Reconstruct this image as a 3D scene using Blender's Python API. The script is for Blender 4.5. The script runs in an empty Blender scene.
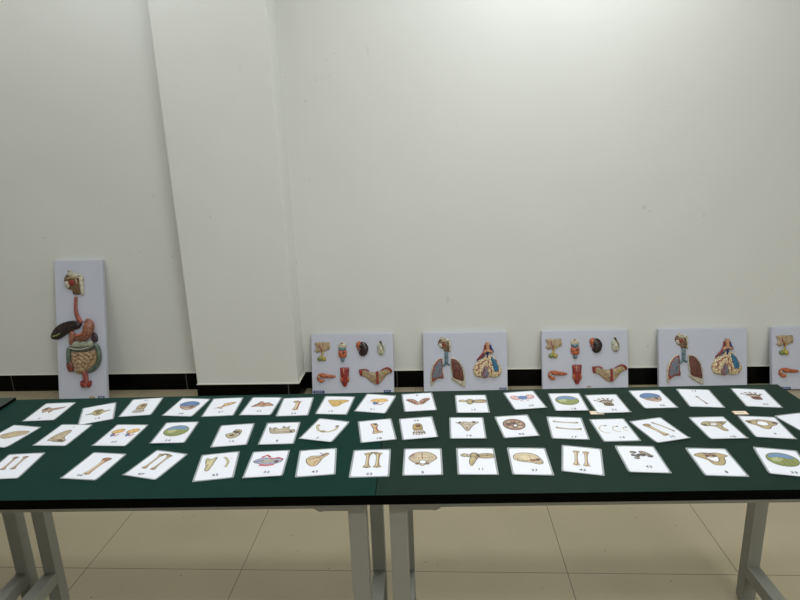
import bpy, bmesh, math, random
from mathutils import Vector, Matrix
random.seed(7)
S = bpy.context.scene
COL = S.collection
# ------------------------------------------------------------------ camera
cd = bpy.data.cameras.new('camera'); cam = bpy.data.objects.new('camera', cd); COL.objects.link(cam)
PITCH, ROLL, YAW = math.radians(14.70), math.radians(-2.057), math.radians(-2.192)
fw = Vector((math.sin(YAW)*math.cos(PITCH), math.cos(YAW)*math.cos(PITCH), -math.sin(PITCH)))
r0 = Vector((math.cos(YAW), -math.sin(YAW), 0)); u0 = r0.cross(fw)
rv = r0*math.cos(ROLL) + u0*math.sin(ROLL); uv = -r0*math.sin(ROLL) + u0*math.cos(ROLL)
m = Matrix((rv, uv, -fw)).transposed().to_4x4(); m.translation = (0, 0, 1.513)
cam.matrix_world = m
cd.sensor_width = 36; cd.lens = 589.08/800*36; cd.clip_start = .02
S.camera = cam
# ------------------------------------------------------------------ world, lights, exposure
w = bpy.data.worlds.new('world'); S.world = w; w.use_nodes = True
w.node_tree.nodes['Background'].inputs[0].default_value = (.9, .95, 1, 1)
w.node_tree.nodes['Background'].inputs[1].default_value = .0
S.view_settings.view_transform = 'Standard'; S.view_settings.look = 'None'
S.view_settings.gamma = 1; S.view_settings.use_curve_mapping = False
S.view_settings.exposure = 0.0
WA = math.radians(-1.5)                       # the room stands slightly turned against the tables
ROOM = Matrix.Rotation(WA, 4, 'Z')
def area(name, x, y, z, sx, sy, e, col=(.965, 1, 1.03)):
    l = bpy.data.lights.new(name, 'AREA'); l.shape = 'RECTANGLE'; l.size = sx; l.size_y = sy; l.energy = e; l.color = col
    o = bpy.data.objects.new(name, l); COL.objects.link(o); o.matrix_world = ROOM @ Matrix.Translation((x, y, z)); return o
area('left_fill_light', -3.2, 2.9, 3.1, 1.2, .3, 6.5)
area('left_fill_light', -2.4, .2, 3.1, 1.2, .3, 16)  # added fill, not a known fixture; lifts the left side of the room
area('left_fill_light', -1.6, 2.9, 3.1, 1.2, .3, 9.5)
area('left_fill_light', 0.75, 2.9, 3.1, 1.2, .3, 22)
area('left_fill_light', -.2, 1.2, 3.1, 1.2, .3, 24)
area('left_fill_light', 1.2, -0.5, 3.1, 1.2, .3, 44)
area('left_fill_light', 2.4, -2.5, 3.1, 1.2, .3, 28)
area('left_fill_light', 3.6, -2.5, 3.1, 1.2, .3, 44)

# ------------------------------------------------------------------ helpers
def lin(c):
    return tuple(((x/255)/12.92 if x/255 <= .04045 else ((x/255+.055)/1.055)**2.4) for x in c)
MATS = {}
def mat(name, col, rough=.6, spec=.5, metal=0, coat=0, var=0, vscale=8, bump=0, bscale=60, col2=None):
    if name in MATS: return MATS[name]
    M = bpy.data.materials.new(name); M.use_nodes = True; MATS[name] = M
    nt = M.node_tree; b = nt.nodes['Principled BSDF']; c = lin(col)
    b.inputs['Roughness'].default_value = rough; b.inputs['Metallic'].default_value = metal
    b.inputs['Specular IOR Level'].default_value = spec; b.inputs['Coat Weight'].default_value = coat
    b.inputs['Coat Roughness'].default_value = .15
    tc = nt.nodes.new('ShaderNodeTexCoord')
    n = nt.nodes.new('ShaderNodeTexNoise'); n.inputs['Scale'].default_value = vscale; n.inputs['Detail'].default_value = 5
    nt.links.new(tc.outputs['Object'], n.inputs['Vector'])
    r = nt.nodes.new('ShaderNodeValToRGB'); r.color_ramp.elements[0].position = .35; r.color_ramp.elements[1].position = .65
    d = lin(col2) if col2 else tuple(x*(1-var) for x in c)
    r.color_ramp.elements[0].color = (*d, 1); r.color_ramp.elements[1].color = (*c, 1)
    nt.links.new(n.outputs['Fac'], r.inputs['Fac']); nt.links.new(r.outputs['Color'], b.inputs['Base Color'])
    if bump:
        n2 = nt.nodes.new('ShaderNodeTexNoise'); n2.inputs['Scale'].default_value = bscale; n2.inputs['Detail'].default_value = 4
        nt.links.new(tc.outputs['Object'], n2.inputs['Vector'])
        bp = nt.nodes.new('ShaderNodeBump'); bp.inputs['Strength'].default_value = bump; bp.inputs['Distance'].default_value = .004
        nt.links.new(n2.outputs['Fac'], bp.inputs['Height']); nt.links.new(bp.outputs['Normal'], b.inputs['Normal'])
    return M
def link(name, me, material=None, parent=None, smooth=False):
    o = bpy.data.objects.new(name, me); COL.objects.link(o)
    if material and not me.materials: me.materials.append(material)
    if parent: o.parent = parent
    if smooth:
        for p in me.polygons: p.use_smooth = True
    return o
def bm_box(bm, x0, x1, y0, y1, z0, z1):
    vs = [bm.verts.new((x, y, z)) for z in (z0, z1) for y in (y0, y1) for x in (x0, x1)]
    for f in ((0,2,3,1),(4,5,7,6),(0,1,5,4),(2,6,7,3),(0,4,6,2),(1,3,7,5)): bm.faces.new([vs[i] for i in f])
def boxes(name, bl, material, parent=None, bevel=0, seg=2):
    bm = bmesh.new()
    for b in bl: bm_box(bm, *b)
    if bevel: bmesh.ops.bevel(bm, geom=bm.edges[:], offset=bevel, segments=seg, affect='EDGES', profile=.7)
    me = bpy.data.meshes.new(name); bm.to_mesh(me); bm.free()
    return link(name, me, material, parent)
def tag(o, label=None, cat=None, group=None, kind=None):
    if label: o['label'] = label
    if cat: o['category'] = cat
    if group: o['group'] = group
    if kind: o['kind'] = kind
    return o
def empty(name, loc):
    o = bpy.data.objects.new(name, None); COL.objects.link(o); o.location = loc; o.empty_display_size = .1; return o
def copy_tree(o, parent=None):
    c = o.copy(); COL.objects.link(c); c.parent = parent
    for ch in [x for x in bpy.data.objects if x.parent == o and x != c]: copy_tree(ch, c)
    return c
def smooth_loop(pts, n=4, closed=True):
    out = []; k = len(pts)
    for i in range(k if closed else k-1):
        p0 = pts[(i-1) % k] if closed or i > 0 else pts[0]; p1 = pts[i]; p2 = pts[(i+1) % k]
        p3 = pts[(i+2) % k] if closed or i+2 < k else pts[-1]
        for j in range(n):
            t = j/n
            out.append(tuple(.5*((2*p1[a])+(-p0[a]+p2[a])*t+(2*p0[a]-5*p1[a]+4*p2[a]-p3[a])*t*t+(-p0[a]+3*p1[a]-3*p2[a]+p3[a])*t**3) for a in range(len(p1))))
    if not closed: out.append(tuple(pts[-1]))
    return out
# ------------------------------------------------------------------ setting
def wall_mat(name, col):
    M = mat(name, col, .55, .3, var=.035, vscale=1.3, bump=.12, bscale=9)
    nt = M.node_tree; b = nt.nodes['Principled BSDF']; base = b.inputs['Base Color'].links[0].from_socket
    tc = nt.nodes.new('ShaderNodeTexCoord')
    n = nt.nodes.new('ShaderNodeTexNoise'); n.inputs['Scale'].default_value = 14; n.inputs['Detail'].default_value = 8; n.inputs['Distortion'].default_value = 1.2
    nt.links.new(tc.outputs['Object'], n.inputs['Vector'])
    r = nt.nodes.new('ShaderNodeValToRGB'); r.color_ramp.elements[0].position = .70; r.color_ramp.elements[1].position = .76
    r.color_ramp.elements[0].color = (0,0,0,1); r.color_ramp.elements[1].color = (.35,.35,.35,1)
    mx = nt.nodes.new('ShaderNodeMixRGB'); mx.inputs[2].default_value = (*lin((176,175,166)), 1)
    nt.links.new(n.outputs['Fac'], r.inputs['Fac']); nt.links.new(r.outputs['Color'], mx.inputs[0])
    nt.links.new(base, mx.inputs[1]); nt.links.new(mx.outputs[0], b.inputs['Base Color'])
    return M
M_wall = wall_mat('painted_plaster', (224, 225, 220))
M_ceil = mat('ceiling_paint', (235, 236, 235), .8)
def floor_mat():
    M = mat('floor_tile', (166, 155, 127), .22, .45, var=.06, vscale=3)
    nt = M.node_tree; b = nt.nodes['Principled BSDF']; base = b.inputs['Base Color'].links[0].from_socket
    tc = nt.nodes.new('ShaderNodeTexCoord'); sp = nt.nodes.new('ShaderNodeSeparateXYZ'); nt.links.new(tc.outputs['Object'], sp.inputs[0])
    def math_(op, a, bb=None):
        n = nt.nodes.new('ShaderNodeMath'); n.operation = op
        for i, v in enumerate((a, bb)):
            if v is None: continue
            if isinstance(v, (int, float)): n.inputs[i].default_value = v
            else: nt.links.new(v, n.inputs[i])
        return n.outputs[0]
    ds = []
    for ax in (0, 1):
        fr = math_('FRACT', math_('ADD', math_('DIVIDE', sp.outputs[ax], .6), .5))
        ds.append(math_('ABSOLUTE', math_('SUBTRACT', fr, .5)))
    d = math_('MINIMUM', ds[0], ds[1]); line = math_('LESS_THAN', d, .0022)
    mx = nt.nodes.new('ShaderNodeMixRGB'); mx.inputs[2].default_value = (*lin((92, 86, 70)), 1)
    nt.links.new(line, mx.inputs[0]); 
    # specks of dirt
    vo = nt.nodes.new('ShaderNodeTexVoronoi'); vo.inputs['Scale'].default_value = 22; nt.links.new(tc.outputs['Object'], vo.inputs['Vector'])
    sepc = nt.nodes.new('ShaderNodeSeparateColor'); nt.links.new(vo.outputs['Color'], sepc.inputs[0])
    speck = math_('MULTIPLY', math_('LESS_THAN', vo.outputs['Distance'], .06), math_('GREATER_THAN', sepc.outputs[0], .86))
    mx2 = nt.nodes.new('ShaderNodeMixRGB'); mx2.inputs[2].default_value = (*lin((95, 85, 70)), 1)
    nt.links.new(speck, mx2.inputs[0]); nt.links.new(base, mx2.inputs[1])
    nt.links.new(mx2.outputs[0], mx.inputs[1]); nt.links.new(mx.outputs[0], b.inputs['Base Color'])
    return M
fl = boxes('floor', [(-6, 6, -6, 1.95, -.1, 0)], floor_mat()); tag(fl, kind='structure')
fl.location = (-.1, 1.838, 0); fl.rotation_euler.z = math.radians(-1.6)
def room(name, bl, material, bevel=0):
    o = boxes(name, bl, material, None, bevel); o.matrix_world = ROOM.copy(); return tag(o, kind='structure')
WY = 3.543; PX0, PX1, PY = -1.501, -.865, 3.346
room('ceiling', [(-5, 5, -4, WY+.2, 3.2, 3.3)], M_ceil)
room('wall_back', [(-5, 5, WY, WY+.15, -.05, 3.2)], M_wall)
room('wall_left', [(-5.1, -5, -4, WY, -.05, 3.2)], M_wall)
room('wall_right', [(5, 5.1, -4, WY, -.05, 3.2)], M_wall)
room('wall_front', [(-5, 5, -4.1, -4, -.05, 3.2)], M_wall)
room('wall_column', [(PX0, PX1, PY, WY, .0, 3.2)], M_wall, .006)
def base_mat(name, JOINT):
    M = mat(name, (3, 3, 3), .3, .08)
    nt = M.node_tree; b = nt.nodes['Principled BSDF']; base = b.inputs['Base Color'].links[0].from_socket
    tc = nt.nodes.new('ShaderNodeTexCoord'); sp = nt.nodes.new('ShaderNodeSeparateXYZ'); nt.links.new(tc.outputs['Object'], sp.inputs[0])
    def math_(op, a, bb=None):
        n = nt.nodes.new('ShaderNodeMath'); n.operation = op
        for i, v in enumerate((a, bb)):
            if v is None: continue
            if isinstance(v, (int, float)): n.inputs[i].default_value = v
            else: nt.links.new(v, n.inputs[i])
        return n.outputs[0]
    fr = math_('FRACT', math_('ADD', math_('DIVIDE', sp.outputs[0], .6), .5 + JOINT/.6))
    line = math_('LESS_THAN', math_('ABSOLUTE', math_('SUBTRACT', fr, .5)), .004)
    mx = nt.nodes.new('ShaderNodeMixRGB'); mx.inputs[2].default_value = (*lin((90, 88, 82)), 1)
    nt.links.new(line, mx.inputs[0]); nt.links.new(base, mx.inputs[1]); nt.links.new(mx.outputs[0], b.inputs['Base Color'])
    return M
M_lip = mat('plaster_lip', (215, 212, 198), .7)
BH, BT = .114, .009
room('baseboard_left', [(-5, PX0, WY-BT, WY, 0, BH)], base_mat('black_tile_left', 2.856))
room('baseboard_right', [(PX1+BT, 5, WY-BT, WY, 0, BH)], base_mat('black_tile_right', .265))
room('baseboard_column', [(PX0-.002, PX1+BT, PY-BT, PY, 0, BH), (PX1, PX1+BT, PY, WY, 0, BH)], base_mat('black_tile_column', .925))
room('trim_1', [(-5, PX0, WY-BT, WY, BH, BH+.003)], M_lip)
room('trim_2', [(PX1+BT, 5, WY-BT, WY, BH, BH+.003)], M_lip)
room('trim_3', [(PX0-.002, PX1+BT, PY-BT, PY, BH, BH+.004), (PX1, PX1+BT, PY, WY, BH, BH+.004)], M_lip)

# ------------------------------------------------------------------ tables
TK = .9795
TH, YE, TD, TL = .75, 1.197*TK, .588*TK, 1.246*TK
M_steel = mat('grey_painted_steel', (139, 139, 128), .45, .4, var=.05, vscale=5)
M_band = mat('black_edge_band', (4, 4, 4), .7, .03)
def make_table(x0, dz, top, label):
    t = empty('lab_table', (x0, YE, 0)); tag(t, label, 'table', 'green lab tables in a row')
    H = TH+dz
    boxes('tabletop', [(.0008, TL-.0008, .0008, TD-.0008, H-.024, H)], top, t, .0003, 1)
    boxes('edge_band', [(0, TL, 0, .0008, H-.024, H-.0004), (0, TL, TD-.0008, TD, H-.024, H-.0004), (0, .0008, .0008, TD-.0008, H-.024, H-.0004), (TL-.0008, TL, .0008, TD-.0008, H-.024, H-.0004)], M_band, t)
    xa, xb = .0275, TL-.0275-.042
    for px in (xa, xb):
        for py in (.0295, .493):
            boxes('leg', [(px, px+.042, py, py+.042, .008, H-.024)], M_steel, t, .002)
            boxes('foot_pad', [(px+.006, px+.036, py+.006, py+.036, 0, .0085)], MB, t)
        boxes('side_rail', [(px+.0005, px+.0415, .0715, .493, .105, .147)], M_steel, t, .0015)
        boxes('top_rail', [(px+.004, px+.038, .0715, .493, H-.056, H-.024)], M_steel, t)
    for py in (.033, .514): boxes('apron', [(xa+.042, xb, py, py+.016, H-.054, H-.024)], M_steel, t)
    for px, s in ((xa+.042, 1), (xb, -1)):      # gusset plates with a rounded end, beside the front legs
        for py in (.031, .530):
            prof = [(0, 0), (.083, 0)] + [(.083-.022*(1-math.cos(a)), -.016-.022*math.sin(a)) for a in [i*math.pi/12 for i in range(0, 7)]] + [(.06, -.036), (0, -.036)]
            bm = bmesh.new(); f = [[bm.verts.new((px+s*a, py+d, H-.024+b)) for a, b in prof] for d in (0, .003)]
            n = len(prof); bm.faces.new(f[0]); bm.faces.new(f[1][::-1])
            for i in range(n): bm.faces.new((f[0][i], f[0][(i+1) % n], f[1][(i+1) % n], f[1][i]))
            bmesh.ops.recalc_face_normals(bm, faces=bm.faces[:])
            me = bpy.data.meshes.new('bracket'); bm.to_mesh(me); bm.free(); br = link('bracket', me, M_steel, t)
            if py < .1:
                bm = bmesh.new()
                for q in (.03, .055):
                    bmesh.ops.create_cone(bm, cap_ends=True, segments=12, radius1=.005, radius2=.004, depth=.003,
                        matrix=Matrix.Translation((px+s*q, py-.0012, H-.042)) @ Matrix.Rotation(math.pi/2, 4, 'X'))
                me = bpy.data.meshes.new('bolt'); bm.to_mesh(me); bm.free(); link('bolt', me, M_steel, br)
    return t
MB = mat('black_rubber', (20, 20, 20), .8)
def top_mat(n, c): return mat(n, c, .45, .05, var=.07, vscale=30, bump=.02, bscale=300)
X1 = -.119*TK-TL
make_table(-.119*TK, 0, top_mat('dark_green_laminate', (26, 46, 38)), 'lab table with dark green top and black edge, right of the centre seam')
make_table(X1, 0, top_mat('teal_green_laminate', (14, 48, 41)), 'lab table with teal green top, left of the centre seam')
make_table(X1-TL-.001, .008, top_mat('grey_green_laminate', (54, 65, 57)), 'grey-green lab table at the left frame edge, only its right corner showing')

# ------------------------------------------------------------------ printed cards
def card_mat(name, col):
    return mat(name, col, .5, .4, coat=.6)
M_paper = card_mat('laminated_white_paper', (226, 228, 235))
INK = bpy.data.materials.new('printed_ink'); INK.use_nodes = True
_b = INK.node_tree.nodes['Principled BSDF']; _a = INK.node_tree.nodes.new('ShaderNodeAttribute'); _a.attribute_name = 'ink'
INK.node_tree.links.new(_a.outputs['Color'], _b.inputs['Base Color']); _b.inputs['Roughness'].default_value = .5; _b.inputs['Coat Weight'].default_value = .5
M_black = mat('black_print', (25, 25, 28), .5)
M_lam = bpy.data.materials.new('clear_laminate_edge'); M_lam.use_nodes = True
_n = M_lam.node_tree; _p = _n.nodes['Principled BSDF']; _p.inputs['Base Color'].default_value = (.55, .6, .6, 1); _p.inputs['Roughness'].default_value = .15
_t = _n.nodes.new('ShaderNodeBsdfTransparent'); _m = _n.nodes.new('ShaderNodeMixShader'); _m.inputs[0].default_value = .42
_n.links.new(_t.outputs[0], _m.inputs[1]); _n.links.new(_p.outputs[0], _m.inputs[2]); _n.links.new(_m.outputs[0], _n.nodes['Material Output'].inputs[0])

TAN, DK, LT, BR, WH = (200, 178, 134), (74, 54, 40), (228, 214, 180), (150, 104, 78), (234, 235, 240)
RED, BLU, YEL, GRN, GRY = (180, 66, 72), (86, 124, 172), (224, 176, 84), (142, 152, 80), (150, 146, 136)
class Ink:
    def __init__(s): s.f = []; s.l = 0
    def poly(s, pts, c): s.f.append((pts, c, s.l)); s.l += 1
    def line(s, pts, w, c, closed=False):
        P = [q for i, q in enumerate(pts) if i == 0 or math.dist(q, pts[i-1]) > .05]
        if closed and math.dist(P[0], P[-1]) < .05: P.pop()
        k = len(P); L, R = [], []
        for i in range(k):
            a = P[i-1] if closed or i else P[0]; b = P[(i+1) % k] if closed or i < k-1 else P[-1]; q = P[i]
            d1 = Vector((q[0]-a[0], q[1]-a[1])); d2 = Vector((b[0]-q[0], b[1]-q[1]))
            if d1.length < 1e-6: d1 = d2
            if d2.length < 1e-6: d2 = d1
            d = d1.normalized()+d2.normalized(); d = d.normalized() if d.length > .2 else d1.normalized()
            L.append((q[0]-d.y*w/2, q[1]+d.x*w/2)); R.append((q[0]+d.y*w/2, q[1]-d.x*w/2))
        for i in range(k if closed else k-1):
            j = (i+1) % k; s.f.append(([L[i], R[i], R[j], L[j]], c, s.l))
        s.l += 1
    def blob(s, pts, c, o=DK, w=2.0, hi=True, sm=True, flecks=5):
        p = smooth_loop(pts, 4) if sm else pts
        s.poly(p, c); s.line(p, w, o, True)
        cx = sum(a for a, b in p)/len(p); cy = sum(b for a, b in p)/len(p)
        if hi: s.poly([(cx+(a-cx)*.5-1, cy+(b-cy)*.5+1.5) for a, b in p], tuple(min(255, int(v*1.09)) for v in c))
        for i in range(int(flecks*2.2)):
            a, b = random.choice(p); t = random.uniform(.15, .85); x, y = cx+(a-cx)*t, cy+(b-cy)*t
            L = random.uniform(3, 8); an = random.uniform(0, 6.3); g = random.choice((.62, .74, .5, 1.16))
            s.f.append(([(x, y), (x+L*math.cos(an), y+L*math.sin(an)), (x+.6*L*math.cos(an+.8), y+.6*L*math.sin(an+.8))], tuple(min(255, int(v*g)) for v in c), s.l+i % 6))
        if flecks: s.l += 6
    def ell(s, cx, cy, rx, ry, c, a=0, **k):
        a = math.radians(a); n = 18
        s.blob([(cx+rx*math.cos(t)*math.cos(a)-ry*math.sin(t)*math.sin(a), cy+rx*math.cos(t)*math.sin(a)+ry*math.sin(t)*math.cos(a)) for t in [i*2*math.pi/n for i in range(n)]], c, sm=False, **k)
    def bone(s, a, b, w, c=TAN, k=1.9, bend=0):
        L = math.hypot(b[0]-a[0], b[1]-a[1]); ux, uy = (b[0]-a[0])/L, (b[1]-a[1])/L; h = w/2
        pr = [(0, .55*k), (.03, k), (.10, k*.9), (.2, .95), (.5, .8), (.8, .95), (.9, k*.95), (.97, k*1.05), (1, .6*k)]
        P = [(t, r) for t, r in pr] + [(1, 0)] + [(t, -r*(1.08 if i % 2 else .95)) for i, (t, r) in enumerate(pr[::-1])] + [(0, 0)]
        pts = [(a[0]+ux*t*L-uy*(r*h+bend*math.sin(math.pi*t)), a[1]+uy*t*L+ux*(r*h+bend*math.sin(math.pi*t))) for t, r in P]
        s.blob(pts, c, hi=False, w=1.1, flecks=0)
        q = [(a[0]+ux*t*L-uy*(.3*h+bend*math.sin(math.pi*t)), a[1]+uy*t*L+ux*(.3*h+bend*math.sin(math.pi*t))) for t in (.1, .3, .5, .7, .9)]
        s.line(q, h*.6, LT)
        q = [(a[0]+ux*t*L-uy*(-.65*h+bend*math.sin(math.pi*t)), a[1]+uy*t*L+ux*(-.65*h+bend*math.sin(math.pi*t))) for t in (.08, .3, .5, .7, .92)]
        s.line(q, h*.45, BR)
        for t in (.02, .97): s.ell(a[0]+ux*t*L, a[1]+uy*t*L, h*.5, h*.5, DK, hi=False, flecks=0, w=.5)
    def build(s, parent):
        vs, fs, cs = [], [], []
        for pts, c, l in s.f:
            fs.append(range(len(vs), len(vs)+len(pts))); vs += [(x*.00098, y*.00098, .00072+l*9e-6) for x, y in pts]; cs.append((*[v*(1 if c == WH else .8) for v in lin(c)], 1))
        me = bpy.data.meshes.new('illustration'); me.from_pydata(vs, [], [list(f) for f in fs])
        at = me.color_attributes.new('ink', 'FLOAT_COLOR', 'CORNER')
        for p in me.polygons:
            for li in p.loop_indices: at.data[li].color = cs[p.index]
        bm = bmesh.new(); bm.from_mesh(me)
        for f in bm.faces:
            f.normal_update()
            if f.normal.z < 0: f.normal_flip()
        bm.to_mesh(me); bm.free()
        return link('illustration', me, INK, parent)
# --- the drawings; card units are millimetres, x right, y up, paper is 92 x 126
def d_temporal(k, cx=0, cy=12):
    k.blob([(cx-34, cy+4), (cx-22, cy+22), (cx-8, cy+12), (cx+12, cy+16), (cx+34, cy+22), (cx+20, cy+4), (cx+6, cy-2), (cx+2, cy-22), (cx-6, cy-8), (cx-20, cy-18), (cx-26, cy-4)], (186, 156, 126), flecks=14)
    k.ell(cx-22, cy+8, 6, 7, DK, flecks=0, hi=False); k.line([(cx-10, cy+4), (cx+26, cy+14)], 2.5, BR)
def d_vertebra_top(k, cx=0, cy=10):
    k.blob([(cx-36, cy-4), (cx-16, cy+4), (cx-12, cy+18), (cx, cy+24), (cx+12, cy+18), (cx+16, cy+6), (cx+36, cy+2), (cx+16, cy-8), (cx+6, cy-22), (cx-6, cy-22), (cx-16, cy-8)], (190, 176, 120), flecks=12)
    k.ell(cx, cy+8, 9, 7, (120, 98, 72)); k.ell(cx, cy-9, 5, 4, DK, flecks=0, hi=False)
def d_foot(k, cx=0, cy=8, c=TAN):
    k.blob([(cx-9, cy+30), (cx+8, cy+32), (cx+13, cy+10), (cx+9, cy-4), (cx-12, cy-4), (cx-14, cy+10)], c, flecks=12)
    k.ell(cx+2, cy+18, 6, 8, (120, 80, 58), flecks=4)
    for i in range(5):
        x = cx-15+i*7.5; k.bone((cx-9+i*4.5, cy-2), (x, cy-22-3*(i % 2)), 3.2, c); k.bone((x, cy-24), (x-.5+i*.3, cy-36+abs(2-i)*2), 2.6, c)
def d_skullcap_face(k, cx=0, cy=12, cap=BLU):
    k.blob([(cx-26, cy-4), (cx-20, cy+14), (cx, cy+20), (cx+22, cy+14), (cx+28, cy-2), (cx+22, cy-22), (cx+8, cy-30), (cx-12, cy-22)], (184, 158, 138), flecks=14)
    k.blob([(cx-30, cy+2), (cx-24, cy+22), (cx-2, cy+32), (cx+24, cy+24), (cx+30, cy+4), (cx+8, cy+2), (cx-10, cy-4)], cap, (70, 80, 110), flecks=0)
    k.ell(cx+14, cy-6, 6, 5, DK, flecks=0, hi=False); k.line([(cx-18, cy-12), (cx, cy-10), (cx+18, cy-18)], 2.4, (130, 76, 66))
    k.line([(cx+2, cy-22), (cx+18, cy-26)], 3, LT)
def d_joint(k, cx=0, cy=10, c=(222, 180, 120)):
    k.bone((cx-10, cy-18), (cx+8, cy+10), 11, c); k.blob([(cx-2, cy+4), (cx+10, cy+20), (cx+34, cy+22), (cx+22, cy+6), (cx+4, cy-6)], c, flecks=6)
    k.line([(cx-26, cy-18), (cx-8, cy-16)], 1.6, DK)
def d_maxilla(k, cx=0, cy=10):
    k.blob([(cx-30, cy-14), (cx-16, cy+12), (cx-8, cy+26), (cx+4, cy+14), (cx+18, cy+16), (cx+38, cy-4), (cx+18, cy-8), (cx+6, cy-14), (cx-8, cy-10)], (192, 138, 112), flecks=16)
    for q in ((-12, 6), (6, 4), (-18, -6)): k.ell(cx+q[0], cy+q[1], 4, 3, (120, 62, 50), flecks=0, hi=False)
    k.line([(cx-20, cy-10), (cx+20, cy+2)], 2, LT)
def d_thickbone(k, cx=4, cy=10, c=(222, 186, 140)):
    k.bone((cx-2, cy-34), (cx+1, cy+28), 13, c, 1.5); k.ell(cx-7, cy+26, 8, 7, c); k.line([(cx+5, cy-26), (cx+6, cy+20)], 3, (176, 96, 66))
def d_sacrum_yellow(k, cx=0, cy=18):
    k.blob([(cx-30, cy+18), (cx-10, cy+20), (cx+16, cy+22), (cx+36, cy+16), (cx+20, cy-4), (cx+10, cy-24), (cx-4, cy-28), (cx-14, cy-16), (cx-24, cy)], (222, 186, 104), (150, 110, 60), flecks=20)
    for i in range(4): k.line([(cx-12, cy+10-i*9), (cx+14, cy+12-i*9)], 1.4, (160, 116, 60))
def d_knee(k, cx=4, cy=12, s=1):
    k.blob([(cx-26*s, cy+8), (cx-8*s, cy+22), (cx+18*s, cy+26), (cx+28*s, cy+14), (cx+14*s, cy+2), (cx-12*s, cy-2)], (230, 186, 108), (160, 110, 60), flecks=6)
    k.blob([(cx-14*s, cy-4), (cx-2*s, cy-4), (cx+2*s, cy-16), (cx-8*s, cy-20)], BLU, (60, 80, 110), flecks=0)
    k.line([(cx-1*s, cy-4), (cx+4*s, cy-16), (cx+14*s, cy-18), (cx+22*s, cy-6)], 4, RED); k.line([(cx+4*s, cy-8), (cx+14*s, cy-10)], 4, (230, 225, 220)); k.line([(cx-34*s, cy-6), (cx-16*s, cy-8)], 1.2, DK)
def d_butterfly(k, cx=0, cy=4, c=(182, 138, 112)):
    for s in (-1, 1):
        k.blob([(cx+s*1, cy-20), (cx+s*12, cy-20), (cx+s*24, cy-4), (cx+s*37, cy+14), (cx+s*32, cy+22), (cx+s*16, cy+18), (cx+s*6, cy+4)][::s], c, flecks=18)
        for q in range(3): k.ell(cx+s*(12+q*8), cy-8+q*9, 3, 5, (112, 66, 50), flecks=0, hi=False, w=.6)
    k.line([(cx, cy-18), (cx, cy+4)], 3, LT)
def d_skull_tall(k, cx=-6, cy=-6):
    k.blob([(cx-20, cy-26), (cx-17, cy+4), (cx-4, cy+30), (cx+10, cy+36), (cx+17, cy+22), (cx+16, cy), (cx+22, cy-14), (cx+34, cy-26), (cx+30, cy-36), (cx+8, cy-34), (cx-8, cy-30)], (196, 178, 146), flecks=10)
    k.line([(cx-14, cy-20), (cx, cy), (cx+4, cy+26)], 1.6, DK); k.line([(cx+2, cy-24), (cx+18, cy-8)], 2.2, BR)
    k.ell(cx+16, cy-26, 6, 5, DK, flecks=0, hi=False); k.ell(cx+26, cy-30, 4, 4, (130, 90, 74), flecks=0); k.line([(cx-6, cy-30), (cx+10, cy-30)], 3, (90, 52, 46))
def d_vertebra_side(k, cx=2, cy=16, proc=False):
    k.blob([(cx-40, cy+8), (cx-30, cy+14), (cx-14, cy+6), (cx-8, cy-4), (cx-24, cy-2), (cx-38, cy)], (190, 178, 138), flecks=3)
    k.blob([(cx-14, cy+14), (cx-2, cy+18), (cx+6, cy+6), (cx+2, cy-10), (cx-8, cy-20), (cx-16, cy-8)], (176, 158, 112), flecks=8)
    k.blob([(cx+4, cy+10), (cx+38, cy+14), (cx+42, cy-6), (cx+8, cy-8)], (180, 160, 118), flecks=8); k.ell(cx+4, cy+2, 4, 4, DK, flecks=0, hi=False)
    k.line([(cx+12, cy+3), (cx+38, cy+4)], 2.6, (120, 102, 72))
    if proc: k.blob([(cx-8, cy), (cx-2, cy-14), (cx-12, cy-42), (cx-18, cy-44), (cx-20, cy-26), (cx-16, cy-6)], (196, 176, 128), flecks=5)
def d_pelvis_colour(k, cx=0, cy=22):
    for s in (-1, 1):
        k.blob([(cx+s*8, cy), (cx+s*22, cy+16), (cx+s*36, cy+10), (cx+s*34, cy-8), (cx+s*18, cy-16)][::s], (226, 186, 184), (180, 90, 100), flecks=6)
        k.line([(cx+s*6, cy-16), (cx+s*14, cy-24), (cx+s*4, cy-28)], 2.6, RED)
    k.blob([(cx-14, cy+4), (cx, cy+10), (cx+14, cy+4), (cx+10, cy-10), (cx, cy-16), (cx-10, cy-10)], (100, 140, 190), (60, 80, 140), flecks=6)
def d_cap(k, cx=0, cy=12, lines=False):
    n = 24; rx, ry = 35, 33
    P = [(cx+rx*math.cos(i*2*math.pi/n), cy+ry*math.sin(i*2*math.pi/n)) for i in range(n)]
    k.blob(P, GRN, (84, 92, 58), flecks=0, sm=False, hi=False)
    k.poly([(cx+(rx-3)*math.cos(t), cy+(ry-3)*math.sin(t)) for t in [math.radians(a) for a in range(18, 171, 9)]]+[(cx-24, cy+6), (cx-4, cy+12), (cx+16, cy+6)], (112, 148, 190))
    k.poly([(cx-26, cy+2), (cx-8, cy+10), (cx+2, cy+2), (cx-8, cy-12), (cx-22, cy-10)], (188, 192, 140))
    k.line([(cx-20, cy-24), (cx+18, cy-26)], 3, (110, 116, 66))
    if lines:
        for q in (-8, 4, 16): k.line([(cx+q, cy+8), (cx+q+8, cy-22)], 1.6, (110, 72, 60))
def d_hand(k, cx=2, cy=10, c=(120, 100, 70)):
    k.blob([(cx-8, cy-24), (cx+12, cy-24), (cx+13, cy-12), (cx+4, cy-8), (cx-10, cy-9), (cx-13, cy-17)], c, flecks=10)
    for i, (dx, L) in enumerate(((-34, 22), (-20, 32), (-5, 36), (10, 32), (22, 22))):
        a = (cx-10+i*5, cy-8); mm = (cx+dx*.55, cy-6+L*.55); e = (cx+dx, cy-6+L)
        k.bone(a, mm, 5, c); k.bone(mm, e, 4.2, c)
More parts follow.
